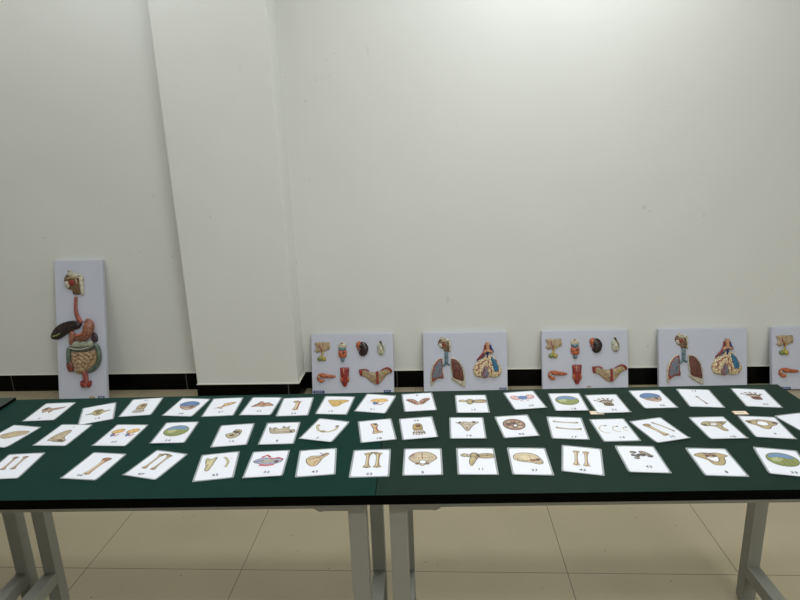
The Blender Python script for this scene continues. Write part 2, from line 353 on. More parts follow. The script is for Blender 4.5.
def d_rod(k): k.bone((8, -40), (-6, 12), 3.4, (120, 84, 66))
def d_temporal_big(k, cx=4, cy=8):
    k.blob([(cx-36, cy-12), (cx-26, cy+8), (cx-4, cy+24), (cx+30, cy+28), (cx+34, cy+12), (cx+14, cy-8), (cx-4, cy-22), (cx-24, cy-18)], (204, 182, 142), flecks=10)
    k.line([(cx-32, cy-6), (cx-8, cy+2), (cx+10, cy+18), (cx+28, cy+22)], 1.6, DK); k.line([(cx-20, cy-14), (cx+4, cy-8)], 1.6, BR)
def d_skull(k, cx=0, cy=14, c=(214, 196, 158)):
    k.blob([(cx-38, cy+6), (cx-30, cy+22), (cx-6, cy+28), (cx+18, cy+20), (cx+28, cy+2), (cx+33, cy-20), (cx+22, cy-28), (cx+4, cy-20), (cx-16, cy-16), (cx-34, cy-8)], c, flecks=6)
    k.line([(cx-30, cy-6), (cx-8, cy-14), (cx+6, cy-6), (cx+2, cy+16)], 1.5, DK)
    k.ell(cx+22, cy-6, 5, 5, (120, 62, 54), flecks=0, hi=False); k.ell(cx+8, cy-10, 6, 5, (168, 106, 88), flecks=0)
    k.line([(cx+12, cy-22), (cx+30, cy-22)], 2.2, (140, 98, 80)); k.line([(cx+12, cy-2), (cx+18, cy-16)], 2, (150, 86, 70))
def d_two_joints(k):
    d_knee(k, -22, 12, .62); d_knee(k, 22, 14, .62)
def d_atlas_clump(k, cx=2, cy=6):
    k.blob([(cx-24, cy+2), (cx-8, cy+6), (cx, cy+26), (cx+14, cy+22), (cx+18, cy+6), (cx+10, cy-18), (cx-6, cy-26), (cx-18, cy-16)], (196, 182, 144), flecks=10)
    k.ell(cx+6, cy+10, 7, 6, (90, 84, 78), flecks=0); k.ell(cx-6, cy-8, 6, 5, (88, 78, 62), flecks=0); k.ell(cx+8, cy-2, 7, 5, LT, flecks=2); k.ell(cx-2, cy+16, 4, 4, (70, 66, 60), flecks=0)
def d_mandible(k, cx=0, cy=18):
    k.blob([(cx-36, cy+22), (cx-28, cy+12), (cx-18, cy+20), (cx-12, cy+6), (cx+2, cy+6), (cx+4, cy+26), (cx+12, cy+16), (cx+22, cy+24), (cx+22, cy+6), (cx+38, cy+2), (cx+38, cy-16), (cx+4, cy-18), (cx-24, cy-16), (cx-32, cy)], (184, 172, 148), (96, 84, 70), flecks=16)
    k.line([(cx-10, cy+2), (cx+34, cy)], 3, LT); k.ell(cx+30, cy-8, 4, 4, DK, flecks=0, hi=False)
def d_hyoid(k, cx=0, cy=12):
    p = smooth_loop([(cx-34, cy+16), (cx-30, cy+2), (cx-14, cy-18), (cx+8, cy-20), (cx+24, cy-8), (cx+28, cy+10), (cx+24, cy+24)], 5, False)
    k.line(p, 7.5, (150, 132, 100)); k.line(p, 5, (216, 204, 166)); k.line([p[0], (cx-26, cy+8)], 8, (180, 164, 124)); k.ell(cx-2, cy-19, 6, 4, (190, 172, 128)); k.ell(cx+25, cy+20, 4, 5, (190, 172, 128))
def d_short_curve(k, cx=-2, cy=12):
    k.blob([(cx-10, cy+30), (cx+4, cy+32), (cx+8, cy+18), (cx+4, cy+4), (cx+8, cy-14), (cx+18, cy-24), (cx+4, cy-28), (cx-10, cy-28), (cx-6, cy-8), (cx-8, cy+12)], (214, 182, 140), flecks=8)
    k.line([(cx+4, cy+14), (cx+1, cy), (cx+6, cy-20)], 3.2, (178, 88, 62)); k.ell(cx+2, cy+26, 4, 4, (70, 60, 60), flecks=0, hi=False)
def d_triangle(k, cx=0, cy=10):
    k.blob([(cx-32, cy+24), (cx-18, cy+20), (cx-10, cy+28), (cx+12, cy+24), (cx+18, cy+30), (cx+34, cy+24), (cx+22, cy+12), (cx+12, cy-6), (cx+4, cy-26), (cx-4, cy-26), (cx-12, cy-4), (cx-20, cy+12)], (196, 182, 160), flecks=12)
    for q in (-20, 20): k.ell(cx+q, cy+24, 3, 4, (70, 56, 50), flecks=0, hi=False)
    k.line([(cx-8, cy+10), (cx+8, cy+10)], 1.6, BR); k.line([(cx-1, cy-2), (cx, cy-22)], 4, (150, 116, 92))
def d_skullbase(k, cx=-4, cy=12):
    k.ell(cx, cy, 31, 34, (164, 124, 106), w=2.6, flecks=0, hi=False)
    for q, r, c in (((-12, 16), 8, (206, 170, 146)), ((12, 16), 8, (190, 146, 124)), ((-16, 2), 7, (126, 76, 66)), ((16, 0), 8, (214, 186, 160)), ((-12, -16), 9, (206, 172, 150)), ((14, -18), 9, (216, 190, 164)), ((0, 6), 5, (120, 70, 60))):
        k.ell(cx+q[0], cy+q[1], r, r*.85, c, flecks=4)
    k.ell(cx+2, cy-8, 6, 7, WH, flecks=0, hi=False)
def d_clavicles(k):
    k.bone((-34, 40), (34, 34), 5.6, (206, 190, 150), 1.5, -3); k.bone((-30, 2), (38, -4), 6, (196, 180, 140), 1.6, -4)
def d_ribs(k):
    for cx, r in ((-22, 22), (10, 16), (34, 10)):
        p = [(cx+r*.75*math.cos(t), 4+r*math.sin(t)) for t in [math.radians(a) for a in range(70, 291, 20)]]
        k.line(p, 3.2, (180, 168, 120)); k.line(p, 1.6, LT); k.ell(p[0][0], p[0][1], 2.4, 2.4, (150, 130, 90), flecks=0)
def d_bone_and_rib(k):
    k.bone((-16, 34), (2, -32), 12, TAN, 1.5); k.ell(-16, 34, 10, 7, (186, 160, 112)); k.bone((6, 44), (34, -18), 4.4, (176, 156, 112), 1.3, 3)
def d_hip(k, cx=2, cy=16):
    k.blob([(cx-36, cy+6), (cx-20, cy+22), (cx+4, cy+20), (cx+38, cy+20), (cx+26, cy+6), (cx+14, cy-8), (cx+20, cy-30), (cx+8, cy-34), (cx-2, cy-10), (cx-14, cy-4), (cx-26, cy-4)], (186, 170, 126), flecks=10)
    k.ell(cx-2, cy+6, 11, 6, WH, flecks=0, hi=False); k.ell(cx+20, cy+14, 7, 4, (150, 130, 90)); k.ell(cx-28, cy+2, 5, 4, (90, 78, 60), flecks=0, hi=False)
def d_ring(k, cx=0, cy=20):
    k.blob([(cx-40, cy+14), (cx-22, cy+20), (cx, cy+26), (cx+24, cy+20), (cx+40, cy+10), (cx+32, cy-4), (cx+18, cy-12), (cx+6, cy-30), (cx-10, cy-26), (cx-20, cy-10), (cx-32, cy-2)], (192, 174, 128), flecks=10)
    k.ell(cx, cy+2, 15, 14, WH, flecks=0, hi=False)
    for q in (-32, 32): k.ell(cx+q, cy+8, 6, 4, (96, 50, 46), flecks=0, hi=False)
def d_pelvis(k, cx=0, cy=20):
    k.blob([(cx-40, cy+12), (cx-18, cy+24), (cx, cy+22), (cx+18, cy+24), (cx+40, cy+12), (cx+28, cy+2), (cx+24, cy-16), (cx+12, cy-34), (cx-8, cy-32), (cx-14, cy-14), (cx-26, cy-2)], (192, 170, 122), flecks=10)
    k.blob([(cx-14, cy+4), (cx, cy+2), (cx+14, cy+6), (cx+10, cy-14), (cx+2, cy-20), (cx-8, cy-12)], WH, flecks=0, hi=False)
    k.ell(cx-4, cy+16, 11, 6, (168, 126, 96)); k.ell(cx-10, cy+8, 4, 3, (90, 50, 42), flecks=0, hi=False); k.ell(cx+8, cy+8, 5, 3, (90, 50, 42), flecks=0, hi=False)
def d_two_bones(k, c=(168, 132, 104), y0=-34, y1=42, x=14, w=7, join=False, cx=0):
    k.bone((cx-x, y0), (cx-x, y1), w, c); k.bone((cx+x, y0), (cx+x, y1), w, c)
    if join: k.blob([(cx-x-2, y1-2), (cx-x+8, y1+4), (cx-x+14, y1+1), (cx-x+6, y1-5)], c, flecks=2); k.blob([(cx+x+2, y1-2), (cx+x-8, y1+4), (cx+x-12, y1), (cx+x-4, y1-5)], c, flecks=2)
def d_single_bone(k):
    k.bone((4, -40), (12, 32), 12, (214, 184, 142), 1.5); k.ell(12, 35, 12, 7, (176, 122, 90)); k.line([(10, -28), (16, 26)], 3, (170, 110, 80))
def d_scap_rib(k):
    k.blob([(-32, 44), (-20, 38), (-6, 46), (-10, 22), (-14, 0), (-20, -20), (-28, -16), (-28, 4), (-32, 24)], (206, 196, 150), flecks=8)
    p = smooth_loop([(12, 42), (20, 32), (26, 12), (22, -10)], 5, False); k.line(p, 6.5, (120, 100, 70)); k.line(p, 4.4, (208, 196, 148)); k.line([(30, 34), (34, 32)], 2, (220, 120, 110))
def d_sagittal(k, cx=0, cy=10):
    k.blob([(cx-38, cy+4), (cx-18, cy+20), (cx+8, cy+18), (cx+36, cy+12), (cx+34, cy-2), (cx+8, cy-16), (cx-16, cy-10)], (170, 172, 190), (110, 70, 90), flecks=6)
    k.line([(cx-20, cy-14), (cx, cy-18), (cx+18, cy-14)], 8, (206, 104, 108)); k.line([(cx-20, cy+24), (cx-6, cy+34), (cx+4, cy+22)], 7, (200, 76, 84))
    k.line([(cx+4, cy+12), (cx+24, cy+20), (cx+38, cy+10)], 5, (196, 80, 84)); k.line([(cx-18, cy+2), (cx+14, cy+6)], 7, (190, 180, 120)); k.line([(cx-34, cy+2), (cx-10, cy+8)], 3.4, (80, 90, 150)); k.ell(cx+22, cy, 5, 5, (120, 60, 56), flecks=0)
def d_scapula(k, cx=-6, cy=10):
    k.blob([(cx-22, cy+8), (cx-10, cy+22), (cx+14, cy+22), (cx+28, cy+34), (cx+36, cy+28), (cx+20, cy+8), (cx+8, cy-22), (cx-6, cy-28), (cx-18, cy-14)], (216, 190, 148), flecks=10)
    k.line([(cx-16, cy+6), (cx+10, cy+14), (cx+30, cy+30)], 2.8, DK); k.line([(cx+12, cy+36), (cx+20, cy+28)], 3, (110, 56, 50)); k.line([(cx-2, cy-24), (cx+6, cy+6)], 2, (160, 120, 84))
def d_occipital(k, cx=0, cy=14):
    k.blob([(cx-36, cy+4), (cx-22, cy+28), (cx, cy+34), (cx+22, cy+28), (cx+36, cy+4), (cx+22, cy-16), (cx+12, cy-22), (cx, cy-34), (cx-12, cy-24), (cx-24, cy-16)], (206, 188, 158), (100, 66, 54), w=2, flecks=10)
    k.line([(cx-2, cy+30), (cx-1, cy-2)], 2.2, (130, 92, 72)); k.line([(cx-28, cy+8), (cx, cy+4), (cx+28, cy+8)], 2, (160, 128, 98)); k.ell(cx, cy-16, 9, 9, WH, flecks=0, hi=False)
    for q in (-14, 12): k.ell(cx+q, cy-24, 4, 4, (150, 96, 76), flecks=0)
    k.line([(cx-34, cy+8), (cx-22, cy+24)], 4, (150, 92, 74))
def d_fragments(k):
    for x, y, r, c in ((-12, 34, 6, (140, 134, 124)), (-16, 20, 4, (90, 86, 82)), (-6, 16, 4, (120, 108, 90)), (0, 22, 4, (80, 76, 72)), (8, 20, 5, (110, 100, 86)), (-10, 6, 5, (150, 150, 144)), (26, 14, 4, (70, 66, 64))):
        k.ell(x, y, r*1.2, r, c, flecks=2)
    k.blob([(4, 38), (14, 38), (24, 28), (30, 16), (22, 16), (12, 24), (6, 28)], (156, 144, 126), flecks=6)
def d_grey_part(k): k.blob([(10, 10), (26, 20), (40, 10), (30, -2)], (160, 160, 150), flecks=4)

digits = {}
def number_mesh(txt, size=.0135):
    if txt in digits: return digits[txt]
    cu = bpy.data.curves.new('t', 'FONT'); cu.body = txt; cu.size = size; cu.align_x = 'CENTER'; cu.space_character = 1.25; cu.offset = .0003
    o = bpy.data.objects.new('t', cu); COL.objects.link(o); bpy.context.view_layer.update()
    me = bpy.data.meshes.new_from_object(o.evaluated_get(bpy.context.evaluated_depsgraph_get())); bpy.data.objects.remove(o)
    me.materials.clear(); me.materials.append(M_black); digits[txt] = me; return me
PW, PH, LW, LH = .0886, .1219, .0975, .1308
def curl_z(x, y, amp):                     # the ends of a laminated card lift a little
    t = max(0, abs(y)-.045)/.021; return amp[0 if y < 0 else 1]*t*t*(1+amp[2]*x/.05)
def sheet(name, w_, h_, z0, z1, material, parent, amp, hole=None, rad=.003):
    # grid sheet with real thickness; hole leaves the ring round the paper
    nx, ny = 4, 16; bm = bmesh.new()
    xs = [-w_/2+w_*i/nx for i in range(nx+1)]; ys = [-h_/2+h_*j/ny for j in range(ny+1)]
    if hole: xs = [-w_/2, -hole[0]/2, 0, hole[0]/2, w_/2]; ys = [-h_/2]+[-hole[1]/2+hole[1]*j/14 for j in range(15)]+[h_/2]; nx, ny = 4, 16
    V = {}
    for l, z in ((0, z0), (1, z1)):
        for i, x in enumerate(xs):
            for j, y in enumerate(ys):
                xx, yy = x, y
                if i in (0, nx) and j in (0, ny): xx, yy = x-math.copysign(rad*.35, x), y-math.copysign(rad*.35, y)
                V[l, i, j] = bm.verts.new((xx, yy, z+curl_z(xx, yy, amp)))
    cells = {(i, j) for i in range(nx) for j in range(ny) if not (hole and 0 < i < nx-1 and 0 < j < ny-1)}
    for i, j in cells:
        bm.faces.new((V[1,i,j], V[1,i+1,j], V[1,i+1,j+1], V[1,i,j+1])); bm.faces.new((V[0,i,j+1], V[0,i+1,j+1], V[0,i+1,j], V[0,i,j]))
        for (di, dj), (a, b) in {(-1,0): ((i,j+1),(i,j)), (1,0): ((i+1,j),(i+1,j+1)), (0,-1): ((i,j),(i+1,j)), (0,1): ((i+1,j+1),(i,j+1))}.items():
            if (i+di, j+dj) not in cells: bm.faces.new((V[0,a[0],a[1]], V[0,b[0],b[1]], V[1,b[0],b[1]], V[1,a[0],a[1]]))
    for v in [v for v in bm.verts if not v.link_faces]: bm.verts.remove(v)
    me = bpy.data.meshes.new(name); bm.to_mesh(me); bm.free()
    return link(name, me, material, parent)
# (x, y, turn, number, number x, number y, drawing, what it shows, extra turn)
BACK, MID, FRONT = 'back row of the tables', 'middle row of the tables', 'front row of the tables'
CARDS = [
 (-1.1886,1.684,2.5,'4',-6,-48,d_temporal,'brown irregular face bone',0,BACK),
 (-1.0217,1.6627,23.4,'19',2,-38,d_vertebra_top,'winged olive vertebra',0,BACK),
 (-.9017,1.704,186.9,'31',-2,-44,d_foot,'tan foot skeleton, toes toward the front edge',1,BACK),
 (-.7527,1.6968,-6.1,'38',4,-46,d_skullcap_face,'blue-topped skull',0,BACK),
 (-.6355,1.6936,3.1,'27',2,-36,d_joint,'tan joint bone with pointer line',0,BACK),
 (-.5139,1.6935,-2.6,'33',4,-36,d_maxilla,'jagged reddish brown face bone',0,BACK),
 (-.4039,1.6862,2.3,'24',2,-50,d_thickbone,'thick upright tan bone',0,BACK),
 (-.2778,1.6908,-5.0,'13',-6,-44,d_sacrum_yellow,'broad yellow bone plate',0,BACK),
 (-.1527,1.697,-12.5,'21',2,-42,d_knee,'yellow knee joint with blue and red bands',0,BACK),
 (-.0181,1.7014,185.4,'6',0,-50,d_butterfly,'brown butterfly-shaped bone',1,BACK),
 (.1456,1.6807,-1.2,'15',2,-42,d_vertebra_side,'long horizontal vertebra',0,BACK),
 (.3107,1.699,7.7,'20',8,-40,d_pelvis_colour,'pink and blue pelvis',0,BACK),
 (.4392,1.6802,-1.9,'18',6,-48,d_cap,'green and blue skull dome',0,BACK),
 (.5534,1.6626,.9,'32',6,-42,d_hand,'dark olive hand skeleton',0,BACK),
 (.6982,1.6892,1.6,'36',10,-46,d_skullcap_face,'blue-topped skull',0,BACK),
 (.8404,1.6903,173.7,'17',14,-36,d_rod,'single thin brown bone',1,BACK),
 (1.0048,1.6843,-8.5,'40',10,-46,d_hand,'red-brown hand skeleton',0,BACK),
 (-1.2088,1.5215,-10.5,'3',-14,-46,d_temporal_big,'large tan skull plate',0,MID),
 (-1.0493,1.5238,177.2,'1',6,-48,d_skull_tall,'tan side-view skull with its number at the far edge',1,MID),
 (-.8752,1.5158,-3.3,'23',2,-40,d_two_joints,'pair of yellow and blue joints',0,MID),
 (-.7214,1.525,2.7,'34',-4,-46,d_cap,'green and blue skull dome',0,MID),
 (-.5446,1.5046,5.8,'12',2,-38,d_atlas_clump,'small clumped grey vertebra',0,MID),
 (-.4123,1.5093,2.9,'8',0,-44,d_mandible,'grey toothed lower jaw',0,MID),
 (-.2865,1.5231,-16.7,'7',0,-48,d_hyoid,'thin pale U-shaped bone',0,MID),
 (-.1375,1.5163,9.1,'18',2,-48,d_short_curve,'short curved bone with red streak',0,MID),
 (-.0203,1.5254,185.9,'26',0,-46,d_foot,'golden foot skeleton with number at the far edge',1,MID),
 (.1188,1.5223,-2.1,'14',2,-46,d_triangle,'grey triangular bone with two horns',0,MID),
 (.2575,1.5265,4.3,'30',2,-48,d_skullbase,'round brown skull base',0,MID),
 (.3958,1.5105,-5.5,'17',10,-52,d_clavicles,'two thin horizontal collar bones',0,MID),
 (.5204,1.4956,.9,'16',6,-44,d_ribs,'three pale rib arcs',0,MID),
 (.6404,1.49,12.9,'25',10,-42,d_bone_and_rib,'thick bone beside a thin curved one',0,MID),
 (.8002,1.4958,.5,'10',14,-52,d_hip,'tan hip bone with a long spur',0,MID),
 (.9294,1.4949,-7.9,'9',8,-38,d_ring,'ring-shaped tan bone with dark ends',0,MID),
 (1.05,1.5058,11.4,'',0,0,d_grey_part,'small grey shape, cut by the right frame edge',0,MID),
 (-1.0827,1.3528,4.3,'28',-18,-50,lambda k: d_two_bones(k, (168,132,104), -16, 50, 13, 7, False, -6),'two thin parallel brown bones',0,FRONT),
 (-.862,1.3476,-6.8,'46',-8,-46,d_single_bone,'single slanting tan bone',0,FRONT),
 (-.7001,1.3498,-14.7,'47',-6,-50,lambda k: d_two_bones(k, (176,152,112), -24, 50, 13, 7, True, -6),'two slim bones joined at the top in an arch',0,FRONT),
 (-.5356,1.3375,9.9,'43',2,-44,d_scap_rib,'grey-tan blade bone and one curved rib',0,FRONT),
 (-.4079,1.3439,3.8,'32',6,-40,d_sagittal,'red, grey and blue sectioned joint',0,FRONT),
 (-.28,1.3483,6.1,'43',-2,-46,d_scapula,'tan shoulder blade',0,FRONT),
 (-.1408,1.3401,.8,'22',0,-52,lambda k: d_two_bones(k, (188,170,120), -22, 50, 13, 10, True, 4),'two stout bones standing like a gate',0,FRONT),
 (-.0084,1.3431,-.6,'5',0,-52,d_occipital,'wide tan skull plate with a round hole',0,FRONT),
 (.1275,1.3403,-1.8,'11',8,-38,lambda k: d_vertebra_side(k, 2, 24, True),'vertebra with a spike pointing down',0,FRONT),
 (.2597,1.3362,-2.3,'37',6,-42,d_skull,'tan side-view skull, upright',0,FRONT),
 (.3909,1.3382,-13.4,'42',0,-48,lambda k: d_two_bones(k, (206,180,138), -28, 44, 12, 8, False, -2),'two upright tan bones side by side',0,FRONT),
 (.5386,1.3375,-3.1,'45',6,-36,d_fragments,'cluster of small grey bone pieces',0,FRONT),
 (.7108,1.3192,-4.2,'8',6,-46,d_pelvis,'tan pelvis ring',0,FRONT),
 (.8692,1.3123,-13.5,'39',8,-46,lambda k: d_cap(k, 2, 14, True),'green and blue skull dome with three brown lines',0,FRONT),
]
LABELFIX = {(-.7527): 'white card with blue-topped skull, back row on the teal table', (.6982): 'white card with blue-topped skull, back row on the dark green right table',
 (.4392): 'white card with green and blue skull dome, back row on the dark green right table', (-.7214): 'white card with green and blue skull dome, middle row on the teal left table'}
for cx, cy, ang, num, nx_, ny_, draw, what, flip, row in CARDS:
    if flip: ang -= 180; nx_, ny_ = 0, (46 if row == MID else 50)
    c = empty('picture_card', (cx*TK, cy*TK, TH+.0002)); c.rotation_euler.z = math.radians(ang)
    tag(c, LABELFIX.get(cx, 'white laminated card showing '+what+', '+row.split(' of')[0]), 'card', 'laminated anatomy cards on the green tables')
    amp = (random.uniform(.0004, .0035), random.uniform(.0002, .0015), random.uniform(-.5, .5))
    sheet('paper', PW, PH, 0, .0006, M_paper, c, amp)
    sheet('laminate_border', LW, LH, .0001, .0005, M_lam, c, amp, hole=(PW, PH))
    k = Ink(); S0 = 1.0
    if draw is d_hand and cx > .9: d_hand(k, 2, 12, (140, 84, 70))
    elif draw is d_foot and row == MID: d_foot(k, 0, -4, (190, 160, 96))
    elif draw is d_foot: d_foot(k, 0, -6)
    else: draw(k)
    k.build(c)
    if num:
        t = link('printed_number', number_mesh(num), None, c); t.location = (nx_*.001, ny_*.001-.003, .00076+curl_z(0, abs(ny_*.001)+.004, (amp[0 if ny_ < 0 else 1],)*2+(0,)))
# two little slips of paper between the cards
M_slip = mat('pinkish_paper_slip', (214, 186, 160), .7); M_slipc = mat('cream_print_area', (232, 224, 200), .7)
for x, y, a, lb in ((.504, 1.6035, -3, 'tiny pinkish paper slip beside the olive hand card'), (.908, 1.586, -1.5, 'tiny cream paper slip with orange rim between the two right card rows')):
    s = boxes('paper_slip', [(-.019, .019, -.0105, .0105, 0, .0006)], M_slip); tag(s, lb, 'paper slip', 'paper slips on the right table')
    s.location = (x*TK, y*TK, TH+.0002); s.rotation_euler.z = math.radians(a)
    boxes('printed_field', [(-.014, .014, -.007, .007, .0006, .0008)], M_slipc, s)
    boxes('printed_line', [(-.011, .010, -.0012, .0006, .0008, .0009)], mat('brown_print', (120, 96, 84), .7), s)

# ------------------------------------------------------------------ anatomy boards
M_board = mat('grey_white_board', (196, 199, 212), .5, .4, var=.02, vscale=6)
def pm(name, col, col2=None, sc=65, rough=.3, bump=.6, bs=110):
    if col2: col2 = tuple(int(v*.82) for v in col2)
    return mat(name, tuple(int(v*.94) for v in col), rough, .5, vscale=sc, col2=col2, var=.2, bump=bump, bscale=bs)
def vor(name, cell, line, scale, wdt=.12):
    M = mat(name, cell, .35, .5, bump=.0); nt = M.node_tree; b = nt.nodes['Principled BSDF']
    v = nt.nodes.new('ShaderNodeTexVoronoi'); v.feature = 'DISTANCE_TO_EDGE'; v.inputs['Scale'].default_value = scale
    tc = nt.nodes.new('ShaderNodeTexCoord'); nt.links.new(tc.outputs['Object'], v.inputs['Vector'])
    r = nt.nodes.new('ShaderNodeValToRGB'); r.color_ramp.elements[0].position = wdt*.5; r.color_ramp.elements[1].position = wdt
    r.color_ramp.elements[0].color = (*lin(line), 1); r.color_ramp.elements[1].color = (*lin(cell), 1)
    nt.links.new(v.outputs[0], r.inputs[0]); nt.links.new(r.outputs[0], b.inputs['Base Color'])
    bp = nt.nodes.new('ShaderNodeBump'); bp.inputs['Strength'].default_value = .8; bp.inputs['Distance'].default_value = .004
    nt.links.new(v.outputs[0], bp.inputs['Height']); nt.links.new(bp.outputs[0], b.inputs['Normal']); return M
BEIGE = pm('painted_beige', (196, 172, 136), (166, 140, 108)); BROWNM = pm('painted_brown', (140, 108, 78), (104, 76, 54)); CREAM = pm('painted_cream', (226, 220, 200), (200, 190, 160))
ORANGE = pm('painted_orange', (208, 118, 74), (182, 88, 54)); DARKM = pm('painted_dark_maroon', (50, 34, 36), (40, 26, 28), rough=.2); REDM = pm('painted_red', (168, 58, 48), (128, 36, 34))
BLUEG = pm('painted_blue_grey', (122, 150, 158), (92, 118, 128)); GREENM = pm('painted_green', (128, 140, 84), (150, 160, 96)); YELM = pm('painted_yellow', (206, 186, 96), (180, 160, 70))
BLUEM = pm('painted_blue', (36, 44, 120), (28, 36, 96)); PEACH = pm('painted_peach', (222, 168, 134), (196, 138, 104)); PINKB = pm('painted_pink_brown', (178, 122, 98), (146, 92, 74))
M_sticker = mat('navy_sticker', (34, 52, 116), .5); M_white = mat('white_print', (225, 225, 230), .6)
TEALM = vor('teal_lobule', (60, 130, 160), (30, 70, 110), 120); LOBULE = vor('cream_lobules', (224, 214, 172), (150, 60, 44), 62, .09)
LUNGR = vor('section_lung', (156, 100, 104), (104, 116, 130), 75, .25); LUNGB = vor('brown_lung', (142, 82, 62), (84, 42, 34), 90, .3)
PALEGR = pm('pale_green_white', (206, 210, 190), (170, 176, 146)); COLONM = pm('green_grey_colon', (112, 128, 112), (84, 98, 84)); GUT = pm('beige_gut', (196, 166, 130), (168, 134, 100))
class Relief:                    # turns plan coordinates on a board into raised painted parts
    def __init__(s, parent, fn, k): s.p, s.fn, s.k = parent, fn, k
    def obj(s, name, bm, m_, parent=None):
        bmesh.ops.recalc_face_normals(bm, faces=bm.faces[:])
        me = bpy.data.meshes.new(name); bm.to_mesh(me); bm.free(); return link(name, me, m_, parent or s.p, True)
    def dome(s, name, pts, h, m_, parent=None, base=0, c=None, side=.45, sm=True, n=4):
        P = [s.fn(*q) for q in (smooth_loop(pts, n) if sm else pts)]; bm = bmesh.new()
        cx = sum(a for a, b in P)/len(P); cy = sum(b for a, b in P)/len(P)
        if c: cx, cy = s.fn(*c)
        prof = [(1, 0), (1, side)] + [(math.cos(t), side+(1-side)*math.sin(t)) for t in (.35, .7, 1.05, 1.35)]
        R = [[bm.verts.new((cx+(a-cx)*sc, -(base+h*z), cy+(b-cy)*sc)) for a, b in P] for sc, z in prof]
        N = len(P)
        for a, b in zip(R, R[1:]):
            for i in range(N): bm.faces.new((a[i], a[(i+1) % N], b[(i+1) % N], b[i]))
        t = bm.verts.new((cx, -(base+h), cy))
        for i in range(N): bm.faces.new((R[-1][i], R[-1][(i+1) % N], t))
        bm.faces.new(R[0]); return s.obj(name, bm, m_, parent)
    def ov(s, name, cx, cy, rx, ry, h, m_, a=0, **k):
        a = math.radians(a)
        return s.dome(name, [(cx+rx*math.cos(t)*math.cos(a)-ry*math.sin(t)*math.sin(a), cy+rx*math.cos(t)*math.sin(a)+ry*math.sin(t)*math.cos(a)) for t in [i*math.pi/7 for i in range(14)]], h, m_, sm=False, **k)
    def tube(s, name, path, r, m_, parent=None, base=0, flat=.8, n=5):
        if not isinstance(r, (list, tuple)): r = [r]*len(path)
        Q = smooth_loop([(*q, rr) for q, rr in zip(path, r)], n, False); bm = bmesh.new(); rings = []
        P = [(*s.fn(a, b), rr*s.k) for a, b, rr in Q]
        P = [P[0][:2]+(P[0][2]*.4,)] + P + [P[-1][:2]+(P[-1][2]*.4,)]
        K = len(P)
        for i, (x, y, rr) in enumerate(P):
            a, b = P[max(0, i-1)], P[min(K-1, i+1)]
            if i == 0: a, b = P[0], P[2]
            if i == K-1: a, b = P[-3], P[-1]
            dx, dy = b[0]-a[0], b[1]-a[1]; L = math.hypot(dx, dy) or 1; nx, ny = -dy/L, dx/L
            off = -.5*rr if i == 0 else (.5*rr if i == K-1 else 0)
            rings.append([bm.verts.new((x+dx/L*off+nx*rr*math.cos(t), -(base+rr*flat*.8+rr*flat*math.sin(t)), y+dy/L*off+ny*rr*math.cos(t))) for t in [j*math.pi/5 for j in range(10)]])
        for a, b in zip(rings, rings[1:]):
            for j in range(10): bm.faces.new((a[j], a[(j+1) % 10], b[(j+1) % 10], b[j]))
        bm.faces.new(rings[0]); bm.faces.new(rings[-1]); return s.obj(name, bm, m_, parent)
def new_board(W, L, Tk, label, group=None):
    b = empty('anatomy_board', (0, 0, 0)); tag(b, label, 'anatomy model board', group)
    o = boxes('board_panel', [(0, W, 0, Tk, 0, L)], M_board, b, .004, 3); return b
def place_board(b, x, yf_top, yf_bot, L, Tk):
    th = math.asin((yf_top-yf_bot)/L); b.rotation_mode = 'XYZ'
    b.matrix_world = ROOM @ Matrix.Translation((x, yf_bot, Tk*math.sin(th)+.0003)) @ Matrix.Rotation(-th, 4, 'X')
def sticker(b, u0, u1, v0, v1, m_=M_sticker, line=True):
    s = boxes('label_sticker', [(u0, u1, -.0012, .0002, v0, v1)], m_, b)
    if line: boxes('white_lettering', [(u0+(u1-u0)*(.15+.18*i), u0+(u1-u0)*(.27+.18*i), -.0016, -.0012, v0+(v1-v0)*.4, v0+(v1-v0)*.62) for i in range(4)], M_white, s)
    return s
def head_section(R, x0, y0, s):
    # half head in section, facing left: skull, nose, throat and neck bones
    f = lambda *q: [(x0+a*s, y0+b*s) for a, b in q]
    h = R.dome('head_section', f((0,30),(4,14),(16,2),(40,-2),(64,4),(80,14),(86,30),(84,60),(78,98),(44,98),(40,80),(22,74),(14,66),(10,50),(2,44)), 10*R.k, BROWNM, c=(x0+50*s, y0+45*s))
    R.dome('skull_rim', f((20,-14),(34,-18),(40,-6),(66,0),(84,8),(92,24),(92,98),(82,98),(80,40),(70,20),(48,10),(20,12)), 11*R.k, CREAM, h, c=(x0+78*s, y0+22*s))
    R.ov('tongue', x0+40*s, y0+44*s, 14*s, 13*s, 6*R.k, REDM, parent=h, base=9*R.k)
    R.dome('face', f((6,40),(14,36),(28,42),(30,60),(20,70),(12,60),(8,52)), 6*R.k, CREAM, h, base=7*R.k)
    R.tube('nasal_passage', f((16,26),(36,20),(58,26),(66,50)), 4*s, BEIGE, h, base=8*R.k)
    R.ov('eyelet', x0+26*s, y0-12*s, 3*s, 3*s, 2*R.k, DARKM, parent=h, base=11*R.k)
    R.ov('eyelet', x0+76*s, y0+12*s, 3*s, 3*s, 2*R.k, DARKM, parent=h, base=11*R.k)
    return h
BL, BW, BTK = .376, .52, .03
